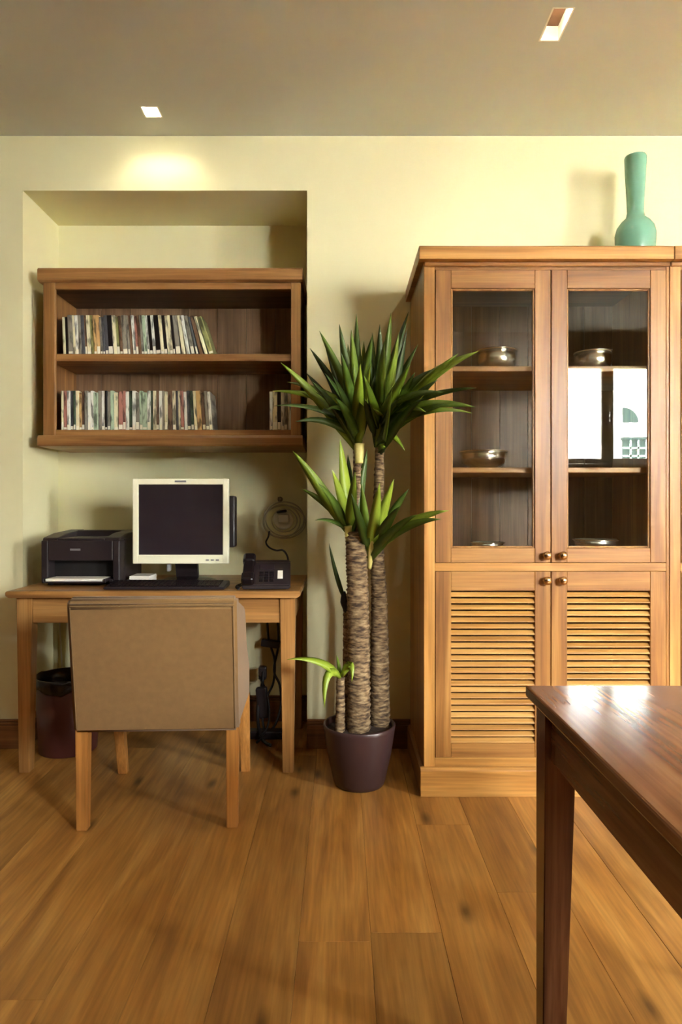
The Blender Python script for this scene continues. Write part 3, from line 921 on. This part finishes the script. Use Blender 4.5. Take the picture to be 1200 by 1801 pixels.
# cable coil hung on a hook in the niche, round a white socket
so = empty('wall_socket', at(499, 914, YN), 0, 'small white wall socket with a black plug in the niche', 'socket')
Mx = Matrix.Rotation(R(90), 4, 'X')
B().lathe([(0, 0), (0.052, 0), (0.052, 0.008), (0.046, 0.012), (0.034, 0.012), (0.032, 0.006), (0, 0.006)], 28, M=Mx).build('plate', WHITEM, so)
B().box(-0.026, 0.028, -0.034, -0.006, -0.014, 0.026, 0.005, seg=2).build('plug_adapter', WHITEM, so)
B().box(-0.028, 0.024, -0.040, -0.010, 0.036, 0.050, 0.004, M=Matrix.Rotation(R(-8), 4, 'Y')).build('plug', CABLEB, so)
co = empty('cable_coil', at(499, 914, YN - 0.05), 0, 'loose coil of pale grey cable hanging on the niche wall', 'cable')
for i, (rx, rz, dx, dz, ty) in enumerate(((0.104, 0.092, 0.0, -0.002, 0.0), (0.098, 0.086, 0.004, 0.004, 0.012), (0.090, 0.082, -0.006, -0.006, -0.012), (0.064, 0.058, 0.004, -0.004, 0.006), (0.108, 0.084, 0.002, -0.012, 0.02))):
    pts = [(dx + rx * math.cos(2 * math.pi * k / 16), ty + 0.008 * math.sin(4 * math.pi * k / 16 + i), dz + rz * math.sin(2 * math.pi * k / 16)) for k in range(16)]
    B().tube(pts, 0.0032, 6, sub=3, close=True).build('loop', CABLEG, co)
hk = setp(B().tube([(0, 0.0, 0.02), (0, -0.03, 0.02), (0, -0.075, 0.012), (0, -0.085, 0.03)], 0.005, 8).lathe([(0, 0), (0.014, 0), (0.012, 0.006), (0, 0.008)], 16, M=Matrix.Translation((0, 0, 0.02)) @ Mx).build('wall_hook', RUBBER, None, at(493, 885, YN)), 'small metal hook holding the cable coil on the wall', 'hook')
cp = [at(474, 934, 3.40), at(472, 944, 3.40), at(468, 954, 3.40), at(474, 963, 3.36), at(486, 968, 3.30), at(498, 968, 3.22), at(506, 980, 3.14), at(507, 1000, 3.06), (at(506, 0, 3.02).x, 3.03, DZ + 0.006)]
setp(B().tube(cp, 0.0045, 8).build('telephone_cable', CABLEB), 'dark cable running from the coil down to the telephone', 'cable')

# under the desk: power cables and adapter bundle
pc = empty('power_cables', (at(468, 0, 3.3).x, 3.3, 0), 0, 'tangle of black power cables hanging under the desk', 'cable')
def cable(pts, r, name='cable', mat=CABLEB, par=None):
    o = B().tube(pts, r, 7, sub=6).build(name, mat, par or pc)
    o.location = -Vector((par or pc).location)
    return o
cable([at(470, 1056, 3.462), at(472, 1120, 3.455), at(483, 1160, 3.44), at(481, 1200, 3.42), at(470, 1225, 3.35), at(462, 1255, 3.3), at(466, 1285, 3.25), at(480, 1294, 3.22), at(500, 1295, 3.2)], 0.006)
cable([at(486, 1060, 3.465), at(490, 1130, 3.46), at(482, 1178, 3.40), at(492, 1205, 3.36), at(494, 1240, 3.33), at(484, 1275, 3.28), at(465, 1294, 3.2), at(452, 1306, 3.1)], 0.006)
cable([at(463, 1172, 3.38), at(462, 1200, 3.34), at(455, 1232, 3.3), at(454, 1270, 3.24), at(461, 1300, 3.16), at(476, 1311, 3.08)], 0.008)
cable([at(456, 1190, 3.36), at(468, 1215, 3.3), at(474, 1250, 3.27), at(470, 1280, 3.22), at(455, 1296, 3.17)], 0.005)
o = B().box(-0.05, 0.045, -0.02, 0.02, -0.018, 0.018, 0.006, seg=2, M=Matrix.Rotation(R(8), 4, 'Y')).build('plug_block', BLACKP, pc); o.location = at(477, 1132, 3.44) - Vector(pc.location)
o = B().box(-0.02, 0.02, -0.02, 0.02, -0.035, 0.03, 0.008, seg=2).build('plug', BLACKP, pc); o.location = at(462, 1182, 3.38) - Vector(pc.location)
o = B().box(-0.025, 0.03, -0.02, 0.02, -0.09, 0.06, 0.01, seg=2, M=Matrix.Rotation(R(-6), 4, 'Y')).build('power_adapter', BLACKP, pc); o.location = at(461, 1230, 3.30) - Vector(pc.location)
o = B().box(-0.16, 0.10, -0.03, 0.03, 0.0, 0.038, 0.006, seg=2).build('power_strip', BLACKP, pc); o.location = (0.02, -0.06, 0.0)
for pts in ([at(88, 1066, 3.45), at(91, 1110, 3.46), at(92, 1160, 3.46), at(90, 1220, 3.44), at(93, 1270, 3.42)],
            [at(104, 1066, 3.45), at(106, 1120, 3.465), at(109, 1175, 3.46), at(108, 1265, 3.44)]):
    setp(B().tube(pts, 0.004, 7).build('white_cord', CABLEW), 'thin white cord hanging behind the waste bin', 'cord', 'white cords under the desk')

# waste bin
bn = empty('waste_bin', (-1.235, 3.09, 0), 0, 'round maroon waste bin with a black liner under the desk', 'bin')
B().lathe([(0, 0.0), (0.120, 0.0), (0.124, 0.004), (0.142, 0.325), (0.139, 0.327), (0.120, 0.012), (0, 0.010)], 40).build('body', BIN, bn)
lb_ = B()
pr = [(0.142, 0.285), (0.146, 0.288), (0.149, 0.33), (0.147, 0.338), (0.138, 0.338), (0.134, 0.30), (0.11, 0.06), (0, 0.05)]
lb_.lathe(pr, 40)
for v in lb_.bm.verts:
    a = math.atan2(v.co.y, v.co.x)
    if v.co.length > 0.12 and v.co.z < 0.332 and v.co.z > 0.28:
        v.co.z += 0.008 * math.sin(a * 5) + 0.005 * math.sin(a * 11 + 1)
lb_.build('liner', BAG, bn)

# ------------------------------------------------------------------ chair seen from behind
def make_chair():
    # local: x across, y forward (towards the desk), origin under the middle of the back
    root = empty('tub_chair', (-0.6255, 2.32, 0), R(2.5), 'brown fabric tub chair with wooden legs pushed up to the desk', 'chair')
    hw = 0.277
    # back: slightly raked slab
    b = B()
    b.prism([(-0.012, 0.335), (-0.080, 0.770), (-0.076, 0.788), (-0.058, 0.798), (-0.020, 0.798), (-0.004, 0.785), (0.0, 0.77), (0.06, 0.335)], 'x', -hw, hw, 0.010, seg=3, smooth=False)
    o = b.build('backrest', FABRIC, root)
    for f in o.data.polygons: f.use_smooth = f.area < 0.004
    # welt seam framing the rear face
    def on(z): return -0.012 - 0.068 * (z - 0.335) / 0.435 - 0.0005
    sm = B()
    xi = hw - 0.012
    zt = 0.770
    sm.tube([(-xi, on(0.345), 0.345), (-xi, on(0.55), 0.55), (-xi, on(zt), zt)], 0.0020, 6)
    sm.tube([(xi, on(0.345), 0.345), (xi, on(0.55), 0.55), (xi, on(zt), zt)], 0.0020, 6)
    sm.tube([(-xi, on(zt), zt), (0, on(zt), zt), (xi, on(zt), zt)], 0.0020, 6)
    sm.build('piping', PIPING, o)
    # arms: side panels running forward
    for s in (-1, 1):
        x0, x1 = (hw - 0.062, hw - 0.004) if s > 0 else (-hw + 0.004, -hw + 0.062)
        ar = B().prism([(0.052, 0.337), (0.0, 0.74), (0.0, 0.768), (0.02, 0.775), (0.20, 0.735), (0.255, 0.715), (0.275, 0.69), (0.33, 0.56), (0.42, 0.48), (0.44, 0.455), (0.44, 0.337)], 'x', x0, x1, 0.008, seg=2)
        o = ar.build('arm', FABRIC, root)
    B().box(-hw + 0.064, hw - 0.064, 0.058, 0.455, 0.337, 0.40, 0.008, seg=2).build('seat_base', FABRIC, root)
    st = B().box(-hw + 0.064, hw - 0.064, 0.055, 0.465, 0.402, 0.475, 0.022, seg=3).build('seat_cushion', FABRIC, root)
    for s in (-1, 1):
        B().frustum((s * (hw - 0.024), 0.018), (0.0185, 0.018), 0.0, (s * (hw - 0.023), 0.022), (0.0215, 0.021), 0.345, 0.002).build('leg', CHLEG, root)
        B().frustum((s * (hw - 0.026), 0.455 + 0.055), (0.0185, 0.018), 0.0, (s * (hw - 0.025), 0.42), (0.0215, 0.021), 0.345, 0.002).build('leg', CHLEG, root)
    return root
make_chair()

# ------------------------------------------------------------------ walnut table in front
TX0, TX1, TY0, TY1, TZ = 0.360, 1.30, -0.42, 1.333, 0.75
tb = empty('walnut_table', ((TX0 + TX1) / 2, (TY0 + TY1) / 2, 0), 0, 'dark walnut table with a polished top beside the cabinet', 'table')
def tpart(b, name, mats):
    o = b.build(name, mats, tb)
    o.location = -Vector(tb.location)
    return o
top = B().box(TX0, TX1, TY0, TY1, TZ - 0.022, TZ, 0.004, seg=2)
tpart(top, 'tabletop', WAL['y'])
tl, tlb = 0.030, 0.0205
ix0, ix1, iy0, iy1 = TX0 + 0.015, TX1 - 0.015, TY0 + 0.02, TY1 - 0.022
for (x, sx) in ((ix0, 1), (ix1, -1)):
    for (y, sy) in ((iy0, 1), (iy1, -1)):
        tpart(B().frustum((x + sx * tlb, y + sy * tlb), (tlb, tlb), 0.0, (x + sx * tl, y + sy * tl), (tl, tl), TZ - 0.022, 0.002), 'leg', WAL['z'])
a0, a1 = 0.632, TZ - 0.022
tpart(B().box(ix0 + 0.010, ix0 + 0.032, iy0 + 2 * tl, iy1 - 2 * tl, a0, a1, 0.0015), 'apron', WAL['y'])
tpart(B().box(ix1 - 0.032, ix1 - 0.010, iy0 + 2 * tl, iy1 - 2 * tl, a0, a1, 0.0015), 'apron', WAL['y'])
tpart(B().box(ix0 + 2 * tl, ix1 - 2 * tl, iy1 - 0.032, iy1 - 0.010, a0, a1, 0.0015), 'apron', WAL['x'])
tpart(B().box(ix0 + 2 * tl, ix1 - 2 * tl, iy0 + 0.010, iy0 + 0.032, a0, a1, 0.0015), 'apron', WAL['x'])

# ------------------------------------------------------------------ yucca in a pot
PC = Vector((at(632, 0, 2.71).x, 2.71, 0))
yu = empty('potted_yucca', PC, 0, 'tall yucca with rough canes in a dark aubergine pot', 'plant')
B().lathe([(0, 0), (0.094, 0), (0.098, 0.004), (0.104, 0.02), (0.128, 0.13), (0.142, 0.222), (0.144, 0.236), (0.140, 0.240), (0.134, 0.236), (0.130, 0.20), (0, 0.19)], 48).build('pot', POTM, yu)
sl_ = B().lathe([(0.1325, 0.214), (0.10, 0.219), (0.05, 0.222), (0, 0.222)], 36)
for v in sl_.bm.verts:
    v.co.z += random.uniform(-0.003, 0.003)
sl_.build('soil', SOIL, yu)

def ypart(b, name, mat, parent=None):
    o = b.build(name, mat, yu)
    o.location = -PC
    return o
def cane(pts, r0, r1, name='cane'):
    """rough cane with ring-shaped leaf scars"""
    P = [Vector(p) for p in pts]
    n = max(8, int(sum((b - a).length for a, b in zip(P, P[1:])) / 0.009))
    path, rad = [], []
    for i in range(n + 1):
        u = i / n * (len(P) - 1)
        k = min(int(u), len(P) - 2)
        q = P[k].lerp(P[k + 1], u - k)
        path.append(q)
        base = r0 + (r1 - r0) * i / n
        rad.append(base * (1 + (0.05 if i % 2 else -0.035) + random.uniform(-0.025, 0.025)))
    b = B().tube(path, 0, 12, sub=1, radii=rad)
    for v in b.bm.verts:
        v.co += Vector((random.uniform(-1, 1), random.uniform(-1, 1), random.uniform(-1, 1))) * 0.0018
    return ypart(b, name, BARK)
zs = 0.20
b1 = at(631, 1200, 2.70); b2 = at(668, 1200, 2.75)
cane([(b1.x, 2.68, zs), at(631, 1150, 2.69), at(629, 1030, 2.69), at(625, 935, 2.70)], 0.046, 0.040)
cane([(b2.x, 2.75, zs), at(668, 1150, 2.76), at(667, 1050, 2.77), at(664, 985, 2.74), at(666, 900, 2.72), at(668, 770, 2.70)], 0.042, 0.017)
cane([at(622, 945, 2.72), at(628, 880, 2.72), at(630, 770, 2.72)], 0.018, 0.017)
cane([(at(612, 0, 2.80).x, 2.79, zs), at(612, 1150, 2.79), at(612, 1050, 2.78)], 0.022, 0.018)
cane([(at(598, 0, 2.66).x, 2.665, zs), at(599, 1240, 2.665), at(599, 1192, 2.665)], 0.019, 0.016)

def leaf(base, tip, width, bend=0.05, mat=LEAF, fold=0.35, sag=None):
    """sword leaf: bowed midrib, folded blade, pointed tip"""
    base, tip = Vector(base), Vector(tip)
    L_ = (tip - base).length
    mid = (base + tip) / 2 + (Vector((0, 0, bend)) if sag is None else Vector(sag))
    n = 9
    t = bmesh.new()
    prev = None
    for i in range(n + 1):
        u = i / n
        c = base * (1 - u) ** 2 + mid * 2 * u * (1 - u) + tip * u * u
        d = ((mid - base) * (1 - u) + (tip - mid) * u).normalized()
        view = Vector((0, -1, 0.25))
        s = d.cross(view)
        if s.length < 0.25:
            s = d.cross(Vector((1, 0, 0.2)))
        s.normalize()
        tw = leaf.twist * (0.3 + 0.7 * u)
        s = Matrix.Rotation(tw, 3, d) @ s
        nn = s.cross(d).normalized()
        prof = min(1.0, 0.42 + 2.2 * u) * (1 - u ** 2.6) ** 0.9 if u < 1 else 0.02
        w = width / 2 * max(prof, 0.02)
        th = 0.0022 * (1 - 0.7 * u)
        ring = [t.verts.new(c - s * w + nn * w * fold), t.verts.new(c - nn * th), t.verts.new(c + s * w + nn * w * fold), t.verts.new(c + nn * th)]
        if prev:
            for k in range(4):
                j = (k + 1) % 4
                t.faces.new((prev[k], prev[j], ring[j], ring[k]))
        else:
            t.faces.new(ring[::-1])
        prev = ring
    t.faces.new(prev)
    bmesh.ops.recalc_face_normals(t, faces=t.faces[:])
    b = B()
    b._merge(t, 0, True)
    return ypart(b, 'leaf', mat)
leaf.twist = 0.0

def crown(c, D, specs, young=(), span=(-14, 12)):
    for i, s in enumerate(specs):
        tx, ty, dd, w, bend = s
        leaf.twist = random.uniform(-0.6, 0.6)
        bp_ = at(c[0] + random.uniform(-6, 6), c[1] + random.uniform(*span), D)
        leaf(bp_, at(tx, ty, D + dd), w, bend, LEAFY if i in young else LEAF)

crown((632, 785), 2.71, [
    (494, 638, -0.10, 0.046, 0.045), (480, 688, 0.05, 0.036, 0.05), (482, 714, -0.12, 0.034, 0.06), (545, 612, 0.08, 0.040, 0.02), (562, 582, -0.02, 0.042, 0.02),
    (597, 570, -0.08, 0.048, 0.01), (627, 552, 0.02, 0.050, 0.0), (571, 656, -0.20, 0.040, 0.03), (538, 655, 0.16, 0.040, 0.03), (612, 605, 0.16, 0.046, 0.0), (634, 640, -0.26, 0.050, 0.0),
    (505, 672, 0.14, 0.038, 0.05), (520, 742, -0.18, 0.034, 0.07), (655, 590, -0.16, 0.050, 0.0), (590, 700, -0.30, 0.042, 0.04), (600, 620, -0.22, 0.044, 0.01), (640, 600, 0.10, 0.046, 0.0),
    (560, 630, 0.22, 0.042, 0.02), (580, 610, 0.05, 0.046, 0.01), (556, 690, -0.10, 0.040, 0.04), (618, 580, -0.16, 0.044, 0.0),
    (646, 620, -0.05, 0.050, 0.0), (652, 640, -0.22, 0.046, 0.0), (606, 650, 0.05, 0.046, 0.01), (585, 660, -0.25, 0.044, 0.02), (575, 720, -0.22, 0.040, 0.05), (530, 690, -0.02, 0.040, 0.05),
    (548, 670, -0.16, 0.042, 0.04), (570, 600, 0.14, 0.044, 0.01), (622, 640, -0.12, 0.050, 0.0), (660, 660, -0.10, 0.046, 0.0), (538, 720, 0.06, 0.036, 0.06)], young=(10,), span=(-60, 8))
crown((667, 790), 2.69, [
    (688, 550, -0.05, 0.050, 0.0), (719, 548, -0.02, 0.048, 0.01), (736, 605, -0.10, 0.036, 0.02), (702, 585, -0.18, 0.048, 0.0), (842, 618, -0.36, 0.062, 0.07), (806, 622, -0.30, 0.056, 0.055),
    (838, 682, -0.32, 0.030, 0.05), (836, 716, -0.36, 0.046, 0.075), (832, 727, -0.44, 0.040, 0.08), (770, 668, -0.34, 0.046, 0.05), (712, 792, -0.12, 0.034, 0.07), (676, 600, -0.26, 0.050, 0.0),
    (655, 585, 0.12, 0.046, 0.0), (750, 725, -0.30, 0.042, 0.06), (722, 640, -0.28, 0.048, 0.02), (700, 620, 0.14, 0.046, 0.01), (690, 680, -0.40, 0.046, 0.02), (745, 700, -0.36, 0.04, 0.05),
    (735, 690, -0.16, 0.042, 0.03), (668, 570, -0.10, 0.048, 0.0), (712, 600, -0.06, 0.050, 0.01), (640, 660, -0.34, 0.044, 0.0), (780, 690, -0.42, 0.036, 0.06),
    (650, 630, -0.02, 0.050, 0.0), (664, 640, -0.18, 0.050, 0.0), (684, 640, 0.06, 0.050, 0.0), (716, 660, -0.12, 0.048, 0.02), (730, 655, -0.20, 0.050, 0.03), (705, 700, -0.34, 0.042, 0.03),
    (760, 650, -0.26, 0.050, 0.05), (640, 700, -0.22, 0.044, 0.0), (716, 580, -0.10, 0.044, 0.01), (790, 712, -0.34, 0.042, 0.07), (658, 720, -0.36, 0.04, 0.01)], young=(4,), span=(-60, 8))
crown((616, 930), 2.70, [
    (515, 793, -0.06, 0.052, 0.03), (598, 772, -0.05, 0.056, 0.0), (584, 826, -0.12, 0.044, 0.01), (531, 860, 0.06, 0.034, 0.03), (554, 915, -0.14, 0.022, 0.03), (646, 790, 0.02, 0.046, 0.0),
    (560, 850, -0.16, 0.042, 0.03), (625, 830, -0.2, 0.046, 0.0), (545, 830, 0.10, 0.044, 0.02), (612, 800, 0.08, 0.048, 0.0)], young=(1, 2))
crown((653, 975), 2.71, [
    (693, 843, -0.14, 0.054, 0.02), (719, 860, -0.08, 0.042, 0.03), (790, 898, -0.30, 0.048, 0.06), (776, 913, -0.34, 0.044, 0.06), (636, 850, -0.12, 0.046, 0.0), (668, 850, -0.24, 0.050, 0.01),
    (704, 890, -0.26, 0.044, 0.03), (618, 868, -0.2, 0.040, 0.0), (690, 900, -0.02, 0.042, 0.02), (735, 905, -0.30, 0.040, 0.05)], young=(0, 2, 5))
# sheaths where the heads leave the canes
ypart(B().tube([at(614, 950, 2.69), at(612, 925, 2.685)], 0.014, 8, radii=[0.012, 0.016]), 'sheath', SHEATH)
ypart(B().tube([at(650, 1000, 2.715), at(653, 970, 2.70), at(657, 945, 2.68)], 0.012, 8, radii=[0.008, 0.014, 0.014]), 'sheath', SHEATH)
ypart(B().tube([at(632, 815, 2.70), at(632, 780, 2.70)], 0.02, 8, radii=[0.016, 0.022]), 'sheath', SHEATH)
# little low sprout and the single thin leaf of the dead cane
leaf.twist = 0.9
leaf(at(599, 1192, 2.66), at(505, 1160, 2.56), 0.036, 0, LEAFY, sag=(0.03, -0.03, 0.055))
leaf.twist = 0.3
leaf(at(598, 1190, 2.66), at(571, 1246, 2.57), 0.036, 0, LEAFY, sag=(-0.035, -0.03, 0.13))
leaf(at(601, 1190, 2.66), at(619, 1200, 2.57), 0.032, 0, LEAFY, sag=(0.03, -0.03, 0.12))
leaf(at(599, 1190, 2.66), at(592, 1152, 2.64), 0.016, 0.01, LEAF)
leaf.twist = 0.0
leaf(at(608, 1060, 2.77), at(579, 955, 2.72), 0.020, 0, LEAF, sag=(-0.012, 0, 0.0))
ypart(B().tube([at(612, 1075, 2.77), at(606, 1058, 2.765), at(605, 1040, 2.765)], 0.014, 8, radii=[0.016, 0.018, 0.006]), 'leaf_stub', BLACKM)
